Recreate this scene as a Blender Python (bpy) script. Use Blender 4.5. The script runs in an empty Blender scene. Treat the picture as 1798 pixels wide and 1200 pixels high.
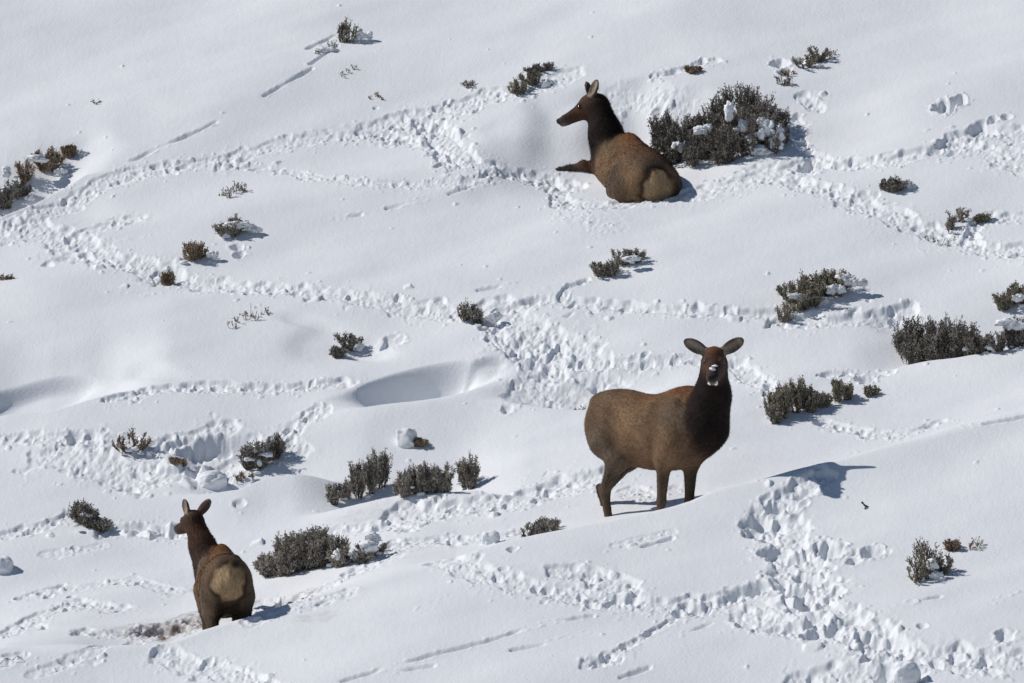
import bpy, math, random
import numpy as np
from mathutils import Vector, Matrix
R = math.radians
scene = bpy.context.scene

# ------------------------------------------------------------------ camera, sky, sun, exposure
DIST, WID = 80.0, 8.8
cam_d = bpy.data.cameras.new('camera'); cam = bpy.data.objects.new('camera', cam_d)
scene.collection.objects.link(cam)
cam.location = (0, 0, 0); cam.rotation_euler = (R(90), 0, 0)
cam_d.sensor_width = 36; cam_d.lens = 36 * DIST / WID
cam_d.clip_start = 1; cam_d.clip_end = 2000
scene.camera = cam

SUN_EL, SUN_AZ = 44.0, 4.0        # elevation; degrees behind the pure-left direction
ce = math.cos(R(SUN_EL))
SUN = Vector((-ce * math.cos(R(SUN_AZ)), ce * math.sin(R(SUN_AZ)), math.sin(R(SUN_EL))))
world = bpy.data.worlds.new('World'); scene.world = world; world.use_nodes = True
nt = world.node_tree; bgn = nt.nodes['Background']
sky = nt.nodes.new('ShaderNodeTexSky'); sky.sky_type = 'NISHITA'; sky.sun_disc = False
sky.sun_elevation = R(SUN_EL); sky.sun_rotation = math.atan2(SUN.x, SUN.y)
sky.altitude = 2000; sky.air_density = 1.0; sky.dust_density = 0.1; sky.ozone_density = 2.0
nt.links.new(sky.outputs[0], bgn.inputs[0]); bgn.inputs[1].default_value = 0.072
sd = bpy.data.lights.new('sun', 'SUN'); sun = bpy.data.objects.new('sun', sd)
scene.collection.objects.link(sun)
sd.energy = 3.9; sd.angle = R(0.55); sd.color = (1.0, 0.965, 0.92)
sun.rotation_euler = SUN.to_track_quat('Z', 'Y').to_euler()
sun.location = (-10, 80, 20)
scene.view_settings.view_transform = 'Standard'; scene.view_settings.look = 'None'
scene.view_settings.exposure = -0.28; scene.view_settings.gamma = 1
scene.cycles.use_denoising = True
scene.cycles.max_bounces = 6; scene.cycles.diffuse_bounces = 4

# ------------------------------------------------------------------ helpers
def link(o, parent=None):
    scene.collection.objects.link(o)
    if parent is not None: o.parent = parent
    return o
def mesh_obj(name, V, F, mat, parent=None, smooth=False, cols=None, fattr=None):
    V = np.asarray(V, dtype=np.float32); F = np.asarray(F, dtype=np.int32)
    me = bpy.data.meshes.new(name)
    n = F.shape[1]
    me.vertices.add(len(V)); me.vertices.foreach_set('co', V.ravel())
    me.loops.add(F.size); me.loops.foreach_set('vertex_index', F.ravel())
    me.polygons.add(len(F)); me.polygons.foreach_set('loop_start', np.arange(0, F.size, n, dtype=np.int32))
    me.polygons.foreach_set('use_smooth', np.full(len(F), smooth))
    me.update(calc_edges=True)
    if cols is not None:
        a = me.color_attributes.new('Col', 'FLOAT_COLOR', 'POINT')
        a.data.foreach_set('color', np.concatenate([cols, np.ones((len(cols), 1))], 1).astype(np.float32).ravel())
    if fattr is not None:
        for k, v in fattr.items():
            a = me.attributes.new(k, 'FLOAT', 'POINT'); a.data.foreach_set('value', v.astype(np.float32).ravel())
    me.materials.append(mat)
    return link(bpy.data.objects.new(name, me), parent)
def tag(o, label=None, cat=None, group=None, kind=None):
    if label: o['label'] = label
    if cat: o['category'] = cat
    if group: o['group'] = group
    if kind: o['kind'] = kind
    return o

_rs = np.random.RandomState(7)
_perm = np.concatenate([_rs.permutation(256)] * 3)
_gang = _rs.rand(256) * 2 * np.pi
_gx, _gy = np.cos(_gang), np.sin(_gang)
def noise2(x, y, seed=0):
    x = np.asarray(x, float) + seed * 17.31; y = np.asarray(y, float) + seed * 9.77
    xi = np.floor(x).astype(int); yi = np.floor(y).astype(int)
    xf = x - xi; yf = y - yi
    u = xf ** 3 * (xf * (xf * 6 - 15) + 10); v = yf ** 3 * (yf * (yf * 6 - 15) + 10)
    def g(ix, iy, dx, dy):
        h = _perm[(_perm[ix & 255] + iy) & 255]
        return _gx[h] * dx + _gy[h] * dy
    a = g(xi, yi, xf, yf); b = g(xi + 1, yi, xf - 1, yf)
    c = g(xi, yi + 1, xf, yf - 1); d = g(xi + 1, yi + 1, xf - 1, yf - 1)
    return ((a + u * (b - a)) + v * ((c + u * (d - c)) - (a + u * (b - a)))) * 1.5
def sstep(a, b, x):
    t = np.clip((x - a) / (b - a), 0, 1); return t * t * (3 - 2 * t)

# ------------------------------------------------------------------ the hillside
SA, SB = math.tan(R(25)), 0.10
def base(x, y):
    yy = y - DIST
    far = np.where(yy > 60, -(yy - 60) * SA * 0.9, 0) + np.where(yy < -25, -(yy + 25) * SA * 0.9, 0)
    z = .45 + SA * yy + SB * np.clip(x, -40, 40) + far
    w = np.exp(-(np.maximum(np.abs(x) - 30, 0) / 40) ** 2)
    # long drifted swells that run up to the right
    u = x * 0.93 + yy * 0.35; v = -x * 0.35 + yy * 0.93
    z = z + 0.10 * noise2(u / 3.4, v / 1.9, 1) + 0.030 * noise2(u / 1.6, v / 0.8, 2) + 0.006 * noise2(u / 0.8, v / 0.3, 3)
    z = z + 0.8 * noise2(x / 25, yy / 25, 4) * sstep(8, 25, np.hypot(x, yy))
    return z
GX = np.arange(-5.6, 5.6, 0.02); GY = np.arange(69.5, 93.5, 0.02)
MX, MY = np.meshgrid(GX, GY)
L = base(MX, MY)
def sampleL(G, x, y):
    fx = np.clip((np.asarray(x, float) - GX[0]) / 0.02, 0, len(GX) - 1.001); fy = np.clip((np.asarray(y, float) - GY[0]) / 0.02, 0, len(GY) - 1.001)
    i = fx.astype(int); j = fy.astype(int); a = fx - i; b = fy - j
    return (G[j, i] * (1 - a) + G[j, i + 1] * a) * (1 - b) + (G[j + 1, i] * (1 - a) + G[j + 1, i + 1] * a) * b
def px2w(px, py, G=None):
    """where the line of sight through photo pixel (px,py) first meets the hillside"""
    G = L if G is None else G
    px = np.atleast_1d(np.asarray(px, float)); py = np.atleast_1d(np.asarray(py, float))
    kx = (px - 899) / 899 * (WID / 2 / DIST); kz = -(py - 600) / 899 * (WID / 2 / DIST)
    ys = np.arange(69.8, 93.2, 0.01)
    out = []
    for a, c in zip(kx, kz):
        d = c * ys - sampleL(G, a * ys, ys)
        k = np.argmax(d < 0) if (d < 0).any() else len(ys) - 1
        out.append((a * ys[k], ys[k], c * ys[k]))
    return np.array(out)

# the long near fold: the ground levels off behind its crest, then the hillside climbs again
FOLD = [(-150, 1178), (0, 1160), (120, 1150), (250, 1142), (300, 1134), (350, 1114), (430, 1092), (500, 1070), (580, 1052), (690, 1018), (800, 985), (880, 954), (940, 942), (1060, 921), (1170, 898), (1215, 884), (1250, 870), (1360, 841), (1450, 818), (1530, 797), (1640, 772), (1800, 735), (1950, 700)]
FP = px2w([min(1850, max(-50, p[0])) for p in FOLD], [p[1] for p in FOLD]); FP[:, 0] = [(p[0] - 899) / 899 * (WID / 2 / DIST) * y for p, y in zip(FOLD, FP[:, 1])]
def fold_y(x): return np.interp(x, FP[:, 0], FP[:, 1])
def fold_shift(x, y):
    q = x / (WID / 2) * 899 + 899
    soft = 1 - (sstep(60, 330, q) * (1 - sstep(500, 660, q)) + sstep(690, 900, q) * (1 - sstep(1500, 1750, q)))
    d = np.maximum(y - fold_y(x) - 0.02 * noise2(x * 2.3, x * 0 + 3.3, 11), 0); o = .10 + .25 * soft
    on = d - o * (1 - np.exp(-d / o))
    return -1.03 * (1 - np.exp(-on / 1.22))
L += fold_shift(MX, MY)
# crests with a dip behind them: (pixel polyline, dip depth, dip width, lip)
CRESTS = [
    ([(560, 897), (600, 890), (690, 873), (760, 866), (840, 860), (880, 862)], 0.16, 0.40, 0.05),
    ([(-60, 740), (0, 730), (80, 724), (140, 708), (200, 690), (250, 680)], 0.17, 0.40, 0.03),
    ([(600, 718), (680, 706), (740, 696), (800, 684), (835, 674)], 0.06, 0.32, 0.03),
    ([(1540, 655), (1590, 640), (1680, 628), (1740, 620), (1798, 608), (1860, 596)], 0.10, 0.36, 0.03),
    ([(-60, 380), (0, 380), (50, 362), (90, 335), (150, 300)], 0.22, 0.30, 0.04),
    ([(340, 862), (420, 860), (470, 840), (540, 836), (600, 845)], 0.16, 0.3, 0.05),
    ([(880, 700), (960, 716), (1040, 722), (1110, 705)], 0.12, 0.25, 0.02),
]
for pl, h, w, lip in CRESTS:
    P = px2w([p[0] for p in pl], [p[1] + lip * 200 for p in pl])
    o = np.argsort(P[:, 0]); cx, cy = P[o, 0], P[o, 1]
    yc = np.interp(GX, cx, cy) + 0.03 * noise2(GX * 2.3, GX * 0 + 3.3, 11)
    tp = sstep(cx[0] - 0.25, cx[0] + 0.45, GX) * (1 - sstep(cx[-1] - 0.45, cx[-1] + 0.25, GX))
    d = MY - yc[None, :]; T = tp[None, :]
    u = np.maximum(d, 0) / w
    L += T * np.where(d < 0, lip * np.exp(-(d / 0.35) ** 2), lip * np.exp(-(d / 0.12) ** 2) - h * u * np.exp(1 - u) * sstep(0, 0.10, d + 0.04))

# nearly level ground trampled into the slope where the elk lie and stand
def bench(x, y, z, slope, rx, up, dn, f0, f1, cross=SB):
    global L
    dx, dy = MX - x, MY - y
    b = z + slope * dy + cross * dx
    r = np.sqrt((dx / rx) ** 2 + (np.where(dy > 0, dy / up, dy / dn)) ** 2) * (1 + .12 * noise2(MX * 2.2, MY * 2.2, 71))
    w = 1 - sstep(f0, f1, r)
    L = np.where(L > b, L * (1 - w) + b * w, L)
_e = px2w(1130, 347)[0]
bench(_e[0] - .22, _e[1] + .45, _e[2] + .07, .28, .66, .85, .62, .6, 2.3)

# smooth hollows / shaded scoops: (px, py, rx_m, ry_m, depth, angle deg)
SCOOPS = [(735, 668, .48, .27, .33, 14), (850, 652, .20, .15, .07, 14), (70, 700, .5, .32, .13, 10), (385, 785, .30, .26, .17, 8),
          (150, 262, .22, .3, .05, 40), (640, 612, .16, .25, .06, 40), (1420, 205, .7, .9, .07, 25), (110, 340, .3, .5, .04, 30),
          (1570, 560, .2, .2, .05, 20), (1100, 660, .5, .3, .08, 5), (560, 600, .3, .35, .05, 60), (530, 560, .1, .3, .03, 60), (260, 650, .12, .3, .03, 50)]
for px, py, rx, ry, dep, an in SCOOPS:
    sharp = (px, py) in ((735, 668), (850, 652), (385, 785), (70, 700))
    p = px2w(px, py)[0]; c, s = math.cos(R(an)), math.sin(R(an))
    dx, dy = MX - p[0], MY - p[1]
    u = (dx * c + dy * s) / rx; v = (-dx * s + dy * c) / ry
    # steep on the uphill side, gentle on the downhill side
    v = np.where(v > 0, v * 1.5, v * 0.85)
    r2 = u * u + v * v
    L -= dep * np.exp(-r2 ** ((1.2 + 4.5 * sstep(-.3, .6, v)) if sharp else 1.6))

# ------------------------------------------------------------------ fine snow surface: dense grid over the view, coarse far beyond
def stretch(a0, a1, step, far0, far1):
    core = list(np.arange(a0, a1, step)); s = step
    lo, x = [], a0
    while x > far0: s *= 1.22; x -= s; lo.append(x)
    s, hi, x = step, [], core[-1]
    while x < far1: s *= 1.22; x += s; hi.append(x)
    return np.array(lo[::-1] + core + hi)
XS = stretch(-4.95, 4.95, 0.0085, -260, 260); YS = stretch(71.2, 90.9, 0.0130, 25, 420)
XX, YY = np.meshgrid(XS, YS)
Hs = base(XX, YY) + fold_shift(XX, YY)
inx = (XX > GX[0] + .05) & (XX < GX[-1] - .05) & (YY > GY[0] + .05) & (YY < GY[-1] - .05)
edge = sstep(GX[0], GX[0] + .5, XX) * (1 - sstep(GX[-1] - .5, GX[-1], XX)) * sstep(GY[0], GY[0] + .5, YY) * (1 - sstep(GY[-1] - .5, GY[-1], YY))
Hs = np.where(inx, Hs * (1 - edge) + edge * sampleL(L, XX, YY), Hs)
DIRT = np.zeros_like(Hs); MASK = np.zeros_like(Hs); CL = np.zeros_like(Hs)
def patch(x, y, r):
    i0, i1 = np.searchsorted(XS, [x - r, x + r]); j0, j1 = np.searchsorted(YS, [y - r, y + r])
    return (slice(j0, j1), slice(i0, i1)), XS[i0:i1][None, :] - x, YS[j0:j1][:, None] - y
rng = random.Random(11)
def hole(x, y, rx, ry, dep, ang, rim=0.25):
    sl, dx, dy = patch(x, y, max(rx, ry) * 2.0)
    if Hs[sl].size == 0: return
    c, s = math.cos(ang), math.sin(ang)
    u = (dx * c + dy * s) / rx; v = (-dx * s + dy * c) / ry
    r = np.sqrt(u * u + v * v) * (1 + 0.35 * noise2(dx * 14 + x * 31, dy * 14 + y * 17, 5))
    Hs[sl] += -dep * (1 - sstep(0.55, 1.05, r)) + dep * rim * np.exp(-((r - 1.18) / 0.2) ** 2) * (0.6 + noise2(dx * 30 + x * 31, dy * 30 + y * 17, 6))
def clod(x, y, r, h):
    sl, dx, dy = patch(x, y, r * 1.5)
    if Hs[sl].size == 0: return
    top = h * rng.uniform(.6, 1) + (dx * rng.uniform(-.45, .45) + dy * rng.uniform(-.45, .45))
    a0 = rng.random() * 6.28; n = rng.choice((4, 5, 6))
    for k in range(n):
        a = a0 + 6.28 * k / n + rng.uniform(-.3, .3)
        top = np.minimum(top, (r * rng.uniform(.65, 1.1) - (dx * math.cos(a) + dy * math.sin(a))) * rng.uniform(.9, 2.2))
    CL[sl] = np.maximum(CL[sl], top + h * .18 * noise2((dx + x * 7) * 1.1 / r, (dy + y * 5) * .8 / r, 7) * (top > 0))
def seg_dist(x, y, P):
    best = np.full(np.broadcast(x, y).shape, 1e9)
    for a, b in zip(P[:-1], P[1:]):
        d = b - a; t = np.clip(((x - a[0]) * d[0] + (y - a[1]) * d[1]) / (d @ d + 1e-9), 0, 1)
        best = np.minimum(best, np.hypot(x - a[0] - t * d[0], y - a[1] - t * d[1]))
    return best
def resample(P, step):
    out = []
    for a, b in zip(P[:-1], P[1:]):
        n = max(1, int(np.linalg.norm(b - a) / step))
        for k in range(n): out.append(a + (b - a) * k / n)
    out.append(P[-1]); return np.array(out)
def trail(pl, w, dep=0.06, rough=0.03, prints=1.0, clods=1.0, big=1.0):
    P = px2w([p[0] for p in pl], [p[1] for p in pl])[:, :2]
    i0, i1 = np.searchsorted(XS, [P[:, 0].min() - w * 2, P[:, 0].max() + w * 2])
    j0, j1 = np.searchsorted(YS, [P[:, 1].min() - w * 2, P[:, 1].max() + w * 2])
    sl = (slice(j0, j1), slice(i0, i1)); X, Y = XX[sl], YY[sl]
    D = seg_dist(X, Y, P) * (1 + 0.55 * noise2(X * 3.1, Y * 2.6, 21) + 0.35 * noise2(X * 9, Y * 8, 22))
    m = 1 - sstep(w * 0.62, w * 1.0, D)
    m2 = 1 - sstep(w * 0.7, w * 1.7, D)
    n1 = np.abs(noise2(X * 9, Y * 5, 23)) + 0.6 * np.abs(noise2(X * 19, Y * 11, 24))
    n2 = noise2(X * 24, Y * 16, 25)
    rough = rough ** .5 * .1
    Hs[sl] += m * (-dep * .45 + rough * 0.8 * (n1 - 0.45) + rough * 0.3 * n2) + (m2 - m) * rough * 0.5 * np.maximum(n1 - 0.25, 0)
    MASK[sl] = np.maximum(MASK[sl], m)
    Q = resample(P, 0.05)
    length = np.linalg.norm(np.diff(P, axis=0), axis=1).sum()
    for k in range(int(length * 7 * prints * max(1, w / 0.2))):
        q = Q[rng.randrange(len(Q))]; a = rng.random() * 3.14
        hole(q[0] + rng.gauss(0, w * .45), q[1] + rng.gauss(0, w * .5), rng.uniform(.03, .06) * big ** 1.5, rng.uniform(.035, .08) * big ** 1.5, rng.uniform(.010, .034) * big ** 1.3, a)
    for k in range(int(length * 190 * clods * max(1, w / 0.2))):
        q = Q[rng.randrange(len(Q))]; r = min(.06, .007 + rng.expovariate(1 / .0055)) * (0.6 + .4 * big)
        clod(q[0] + rng.gauss(0, w * .7), q[1] + rng.gauss(-w * .15, w * .8), r, r * rng.uniform(.3, .75))
def groove(pl, w, dep, dash=0.0):
    P = px2w([p[0] for p in pl], [p[1] for p in pl])[:, :2]
    i0, i1 = np.searchsorted(XS, [P[:, 0].min() - .2, P[:, 0].max() + .2]); j0, j1 = np.searchsorted(YS, [P[:, 1].min() - .2, P[:, 1].max() + .2])
    sl = (slice(j0, j1), slice(i0, i1)); X, Y = XX[sl], YY[sl]
    D = seg_dist(X, Y, P) + 0.012 * noise2(X * 6, Y * 5, 31)
    g = np.exp(-(D / w) ** 2) * (sstep(-dash, 0.35 - dash, noise2(X * 2.2, Y * 1.3, 32) + 0.25))
    Hs[sl] -= dep * g
    Hs[sl] += dep * .3 * np.exp(-((D - w * 1.7) / w) ** 2) * np.maximum(noise2(X * 18, Y * 15, 33), 0)

T = trail
T([(0, 408), (60, 398), (110, 428), (180, 452), (240, 466), (290, 487)], .20, .06, .035)
T([(290, 487), (400, 505), (520, 512), (600, 518), (690, 535), (760, 550), (800, 556)], .13, .06, .026, .7)
T([(110, 425), (180, 400), (240, 385)], .10, .03, .02, .4)
T([(880, 545), (920, 585), (980, 610), (1030, 640)], .28, .07, .028, .8, 1, 1.1)
T([(940, 600), (960, 650), (930, 690), (980, 705)], .25, .05, .028, .8, 1, 1.1)
T([(860, 560), (880, 600), (905, 620)], .10, .07, .04)
T([(880, 540), (960, 527), (1080, 538), (1200, 548), (1300, 551), (1360, 552)], .085, .09, .02, .6, .7)
T([(985, 520), (1000, 503), (1030, 492)], .06, .07, .015, 1)
T([(1370, 562), (1450, 566), (1530, 562), (1590, 548)], .13, .10, .03, 1)
T([(0, 392), (90, 372), (180, 322), (260, 300), (350, 287), (420, 277), (500, 252), (560, 242), (640, 240), (720, 232), (780, 226)], .12, .035, .024, .5)
T([(390, 290), (480, 297), (560, 312), (640, 322), (740, 324), (820, 322), (900, 304)], .07, .03, .02, .5)
T([(650, 230), (720, 205), (780, 195), (830, 180), (880, 165), (960, 145), (1000, 130)], .17, .05, .034, 1)
T([(760, 222), (790, 260), (830, 285), (880, 300), (960, 316), (1000, 326)], .16, .08, .035, 1)
T([(690, 240), (760, 260), (800, 290)], .10, .04, .035, 1)
T([(975, 325), (985, 360), (1060, 362), (1120, 352), (1180, 350)], .13, .05, .03, .8)
T([(1000, 375), (1050, 395), (1080, 400)], .16, .0, .008, 0, .5)
T([(1080, 178), (1140, 172), (1190, 188)], .12, .02, .018, .6)
T([(1150, 134), (1200, 122), (1255, 106)], .08, .05, .02, 1.2)
T([(1200, 345), (1280, 325), (1380, 305), (1430, 285)], .22, .06, .035, 1)
T([(1395, 205), (1405, 250), (1430, 285)], .08, .04, .03, 1.3)
T([(1410, 170), (1430, 190)], .08, .05, .03, 1.5)
T([(1430, 290), (1500, 290), (1570, 280), (1650, 262), (1700, 238), (1730, 228)], .14, .11, .03, 1.2, .9, 1.2)
T([(1730, 225), (1798, 240)], .16, .07, .03, 1)
T([(1700, 262), (1760, 275), (1798, 290)], .18, .06, .035, 1)
T([(1400, 322), (1480, 345), (1540, 370), (1600, 395), (1660, 418), (1720, 434), (1798, 442)], .15, .07, .035, 1)
T([(1700, 420), (1720, 390), (1770, 385), (1798, 378)], .09, .06, .02, .6)
T([(1010, 640), (1120, 637), (1200, 632), (1300, 635)], .07, .05, .022, .6)
T([(1290, 640), (1330, 672), (1370, 695), (1400, 680)], .12, .06, .03, 1)
T([(1440, 660), (1500, 655), (1560, 655)], .06, .06, .02, 1.5)
T([(190, 702), (280, 683), (400, 680), (480, 684), (600, 675)], .09, .07, .03, 1)
T([(0, 772), (80, 768), (140, 768), (230, 772)], .09, .05, .022, .8)
T([(100, 800), (180, 820), (260, 840), (340, 830), (420, 820)], .24, .05, .03, .7, .8, 1.15)
T([(250, 800), (330, 775), (400, 750)], .14, .05, .045, .8, 1, 1.3)
T([(560, 720), (520, 748), (490, 775), (530, 790)], .10, .03, .025, .8)
T([(20, 938), (90, 920), (130, 905)], .10, .06, .03, 1)
T([(190, 930), (250, 930), (310, 935)], .13, .10, .035, 1, 1, 1.3)
T([(0, 1120), (60, 1085), (140, 1062), (200, 1068)], .14, .05, .03, .8)
T([(150, 1110), (230, 1115), (290, 1100), (345, 1090)], .14, .05, .03, 1, 1, 1.1)
T([(455, 1062), (540, 1050), (620, 1010), (690, 965), (760, 948), (860, 945), (920, 935)], .17, .05, .035, .8, 1.1, 1.15)
T([(720, 905), (800, 893), (900, 880), (1000, 855), (1045, 840)], .27, .09, .04, 1.2, 1, 1.2)
T([(40, 1050), (120, 1035), (230, 1020), (310, 1040)], .10, .02, .015, .6, .4)
T([(90, 975), (180, 960)], .06, .02, .01, .5, .3)
T([(60, 1185), (160, 1150), (240, 1130)], .09, .03, .015, .5, .4)
T([(440, 1090), (520, 1062), (600, 1045)], .10, .03, .02, .8, .6)
T([(1080, 960), (1180, 935)], .05, .015, .01, .4, .4)
T([(560, 940), (650, 925), (720, 930)], .10, .03, .02, .6, .7)
T([(1100, 860), (1150, 875), (1190, 860)], .12, .03, .02, .3)
T([(790, 985), (850, 1010), (920, 1030), (1000, 1045), (1080, 1062), (1180, 1068), (1240, 1055), (1330, 1038)], .15, .06, .034, .9)
T([(980, 1000), (1040, 1005), (1090, 1040)], .14, .06, .04, 1)
T([(1440, 835), (1390, 865), (1345, 905), (1330, 935)], .13, .10, .035, 1.6, .8, 1.3)
T([(1380, 930), (1385, 970), (1410, 1020), (1440, 1070), (1500, 1110), (1560, 1135)], .22, .09, .045, 1.3, .9, 1.5)
T([(1200, 1075), (1290, 1050), (1350, 1030), (1400, 1030)], .13, .10, .035, 1.2, 1, 1.3)
T([(1310, 1085), (1380, 1100), (1450, 1110)], .14, .06, .04, 1, 1, 1.4)
T([(1420, 970), (1480, 975), (1550, 968)], .08, .03, .02, 1.2, .7, 1.2)
T([(1540, 1130), (1620, 1150), (1700, 1160), (1798, 1158)], .17, .07, .04, 1, 1, 1.3)
T([(1400, 1195), (1500, 1185), (1600, 1190)], .16, .08, .04, 1.2, 1, 1.4)
T([(1450, 742), (1520, 762), (1600, 762), (1650, 742)], .10, .04, .022, .8)
T([(1180, 1090), (1110, 1130), (1045, 1165)], .05, .05, .015, .8, .5)
T([(1035, 1165), (1080, 1158)], .08, .05, .03, 2)
T([(280, 1148), (340, 1170), (420, 1190), (490, 1210)], .13, .05, .03, .8)
T([(0, 1165), (40, 1150)], .1, .04, .02, .5)
for g in ([(465, 168), (500, 148), (548, 120)], [(545, 112), (570, 96), (590, 80)], [(540, 85), (570, 72), (590, 62)], [(205, 295), (260, 270), (300, 250), (350, 230), (380, 215)],
          [(600, 1197), (700, 1168), (760, 1150), (850, 1127), (960, 1094), (1040, 1082)], [(900, 1142), (950, 1133), (1025, 1112)], [(735, 1072), (785, 1048)],
          [(1055, 1162), (1130, 1122), (1228, 1076)], [(590, 386), (632, 378)], [(680, 366), (745, 350)], [(790, 341), (850, 322)], [(1500, 795), (1600, 770), (1700, 750), (1800, 732)],
          [(1580, 1062), (1650, 1048)], [(1740, 1060), (1790, 1035)], [(700, 1178), (760, 1170)], [(1090, 1190), (1140, 1172)], [(1250, 1095), (1180, 1120)], [(60, 1040), (110, 1028)],
          [(1130, 960), (1180, 945)], [(840, 510), (900, 500)]):
    groove(g, .019, .036)
for px, py, r, d in ((1658, 190, .10, .14), (1683, 178, .085, .13), (1745, 210, .05, .07), (1768, 206, .05, .06), (1455, 966, .13, .12), (1530, 972, .09, .10), (1500, 985, .06, .05),
                     (1405, 108, .07, .05), (1370, 112, .09, .07), (1380, 128, .07, .05), (1520, 665, .1, .1), (500, 1055, .08, .1), (515, 1052, .08, .1), (900, 965, .05, .04), (1565, 1120, .07, .06),
                     (1620, 1100, .04, .04), (1765, 1118, .08, .07), (1430, 1015, .08, .1), (1415, 1055, .09, .12), (1350, 945, .08, .1), (1335, 910, .08, .1), (415, 435, .06, .06), (420, 448, .06, .05),
                     (660, 190, .03, .02), (125, 1048, .04, .03), (420, 885, .06, .03), (890, 720, .06, .05), (640, 710, .06, .03), (690, 600, .10, .05), (130, 765, .07, .07)):
    p = px2w(px, py)[0]; hole(p[0], p[1], r, r * 1.15, d, R(rng.uniform(-30, 30)), .12)
# single lumps of snow lying about: (px, py, radius, height)
for px, py, r, h in ((175, 470, .075, .06), (690, 250, .05, .04), (655, 245, .05, .05), (745, 255, .07, .08), (805, 235, .08, .09), (1425, 1140, .09, .05), (715, 505, .04, .05),
                     (675, 915, .05, .05), (450, 955, .06, .05), (1350, 850, .05, .07), (870, 905, .06, .06), (800, 945, .05, .07), (860, 950, .07, .08), (960, 615, .07, .07), (1000, 630, .08, .1),
                     (380, 285, .05, .05), (430, 290, .05, .06), (560, 525, .05, .05), (1070, 560, .05, .04), (330, 850, .1, .1), (370, 840, .16, .18), (425, 850, .1, .08), (300, 820, .12, .1), (1290, 560, .09, .05),
                     (1150, 200, .06, .06), (1175, 185, .05, .07), (1445, 165, .05, .05), (225, 935, .1, .09), (265, 935, .12, .1), (300, 930, .08, .07), (1400, 1055, .1, .1), (1365, 1060, .09, .09), (1450, 1080, .1, .1), (850, 1120, .0101, .01)):
    p = px2w(px, py)[0]; clod(p[0], p[1], r, h * .62)
# the churned, muddy trough left of the lower elk, and faint soil beside other trampled spots
for px, py, rx, ry, a in ((295, 1108, .30, .22, 1.0), (340, 1090, .25, .2, .7), (240, 1105, .2, .15, .35), (640, 905, .35, .12, .16), (1010, 700, .2, .12, .15), (555, 1085, .2, .1, .2), (485, 1060, .3, .15, .2), (1150, 352, .35, .1, .12)):
    p = px2w(px, py)[0]; sl, dx, dy = patch(p[0], p[1], .8)
    r = np.sqrt((dx / rx) ** 2 + (dy / ry) ** 2)
    DIRT[sl] = np.maximum(DIRT[sl], a * (1 - sstep(.5, 1.4, r + .7 * noise2(dx * 9 + px, dy * 8 + py, 41))))
p = px2w(290, 1108)[0]; hole(p[0], p[1], .24, .15, .09, .1, .2)
for _k in range(140):                                   # stray crumbs over the open snow
    clod(rng.uniform(-4.6, 4.6), rng.uniform(72.5, 88.5), rng.uniform(.012, .03), rng.uniform(.008, .02))
Hs += CL
# very fine grain of the crust
core = (np.abs(XX) < 5) & (YY > 71.2) & (YY < 90.9)
Hs += np.where(core, 0.0007 * noise2(XX * 17, YY * 9, 51) + 0.0022 * noise2(XX * 3.5 + YY, YY * 2.6, 52), 0)

def hz(x, y):
    """height of the finished snow at a point"""
    i = np.clip(np.searchsorted(XS, x) - 1, 0, len(XS) - 2); j = np.clip(np.searchsorted(YS, y) - 1, 0, len(YS) - 2)
    a = (x - XS[i]) / (XS[i + 1] - XS[i]); b = (y - YS[j]) / (YS[j + 1] - YS[j])
    return (Hs[j, i] * (1 - a) + Hs[j, i + 1] * a) * (1 - b) + (Hs[j + 1, i] * (1 - a) + Hs[j + 1, i + 1] * a) * b

# ------------------------------------------------------------------ materials
def new_mat(name):
    m = bpy.data.materials.new(name); m.use_nodes = True
    return m, m.node_tree, m.node_tree.nodes['Principled BSDF']
def snow_mat(name, ground=True):
    m, t, b = new_mat(name)
    N = t.nodes.new; K = t.links.new
    b.inputs['Roughness'].default_value = 0.62; b.inputs['Specular IOR Level'].default_value = 0.25
    tc = N('ShaderNodeTexCoord')
    n1 = N('ShaderNodeTexNoise'); n1.inputs['Scale'].default_value = 1.3; n1.inputs['Detail'].default_value = 5
    K(tc.outputs['Object'], n1.inputs['Vector'])
    rp = N('ShaderNodeValToRGB'); rp.color_ramp.elements[0].position = .3; rp.color_ramp.elements[1].position = .7
    rp.color_ramp.elements[0].color = (.80, .815, .84, 1); rp.color_ramp.elements[1].color = (.87, .88, .895, 1)
    K(n1.outputs['Fac'], rp.inputs['Fac'])
    last = rp.outputs['Color']
    if ground:
        at = N('ShaderNodeAttribute'); at.attribute_name = 'dirt'
        n3 = N('ShaderNodeTexNoise'); n3.inputs['Scale'].default_value = 16; n3.inputs['Detail'].default_value = 4
        K(tc.outputs['Object'], n3.inputs['Vector'])
        mr = N('ShaderNodeMapRange'); mr.inputs['From Min'].default_value = .3; mr.inputs['From Max'].default_value = .62
        K(n3.outputs['Fac'], mr.inputs['Value'])
        mu = N('ShaderNodeMath'); mu.operation = 'MULTIPLY'; K(at.outputs['Fac'], mu.inputs[0]); K(mr.outputs[0], mu.inputs[1])
        mx = N('ShaderNodeMixRGB'); K(mu.outputs[0], mx.inputs[0]); K(last, mx.inputs[1]); mx.inputs[2].default_value = (.24, .19, .155, 1)
        last = mx.outputs[0]
    K(last, b.inputs['Base Color'])
    n2 = N('ShaderNodeTexNoise'); n2.inputs['Scale'].default_value = 38; n2.inputs['Detail'].default_value = 3
    K(tc.outputs['Object'], n2.inputs['Vector'])
    bp = N('ShaderNodeBump'); bp.inputs['Strength'].default_value = .55; bp.inputs['Distance'].default_value = .006
    K(n2.outputs['Fac'], bp.inputs['Height']); K(bp.outputs[0], b.inputs['Normal'])
    return m
SNOW = snow_mat('snow'); SNOW2 = snow_mat('loose_snow', False)
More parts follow.
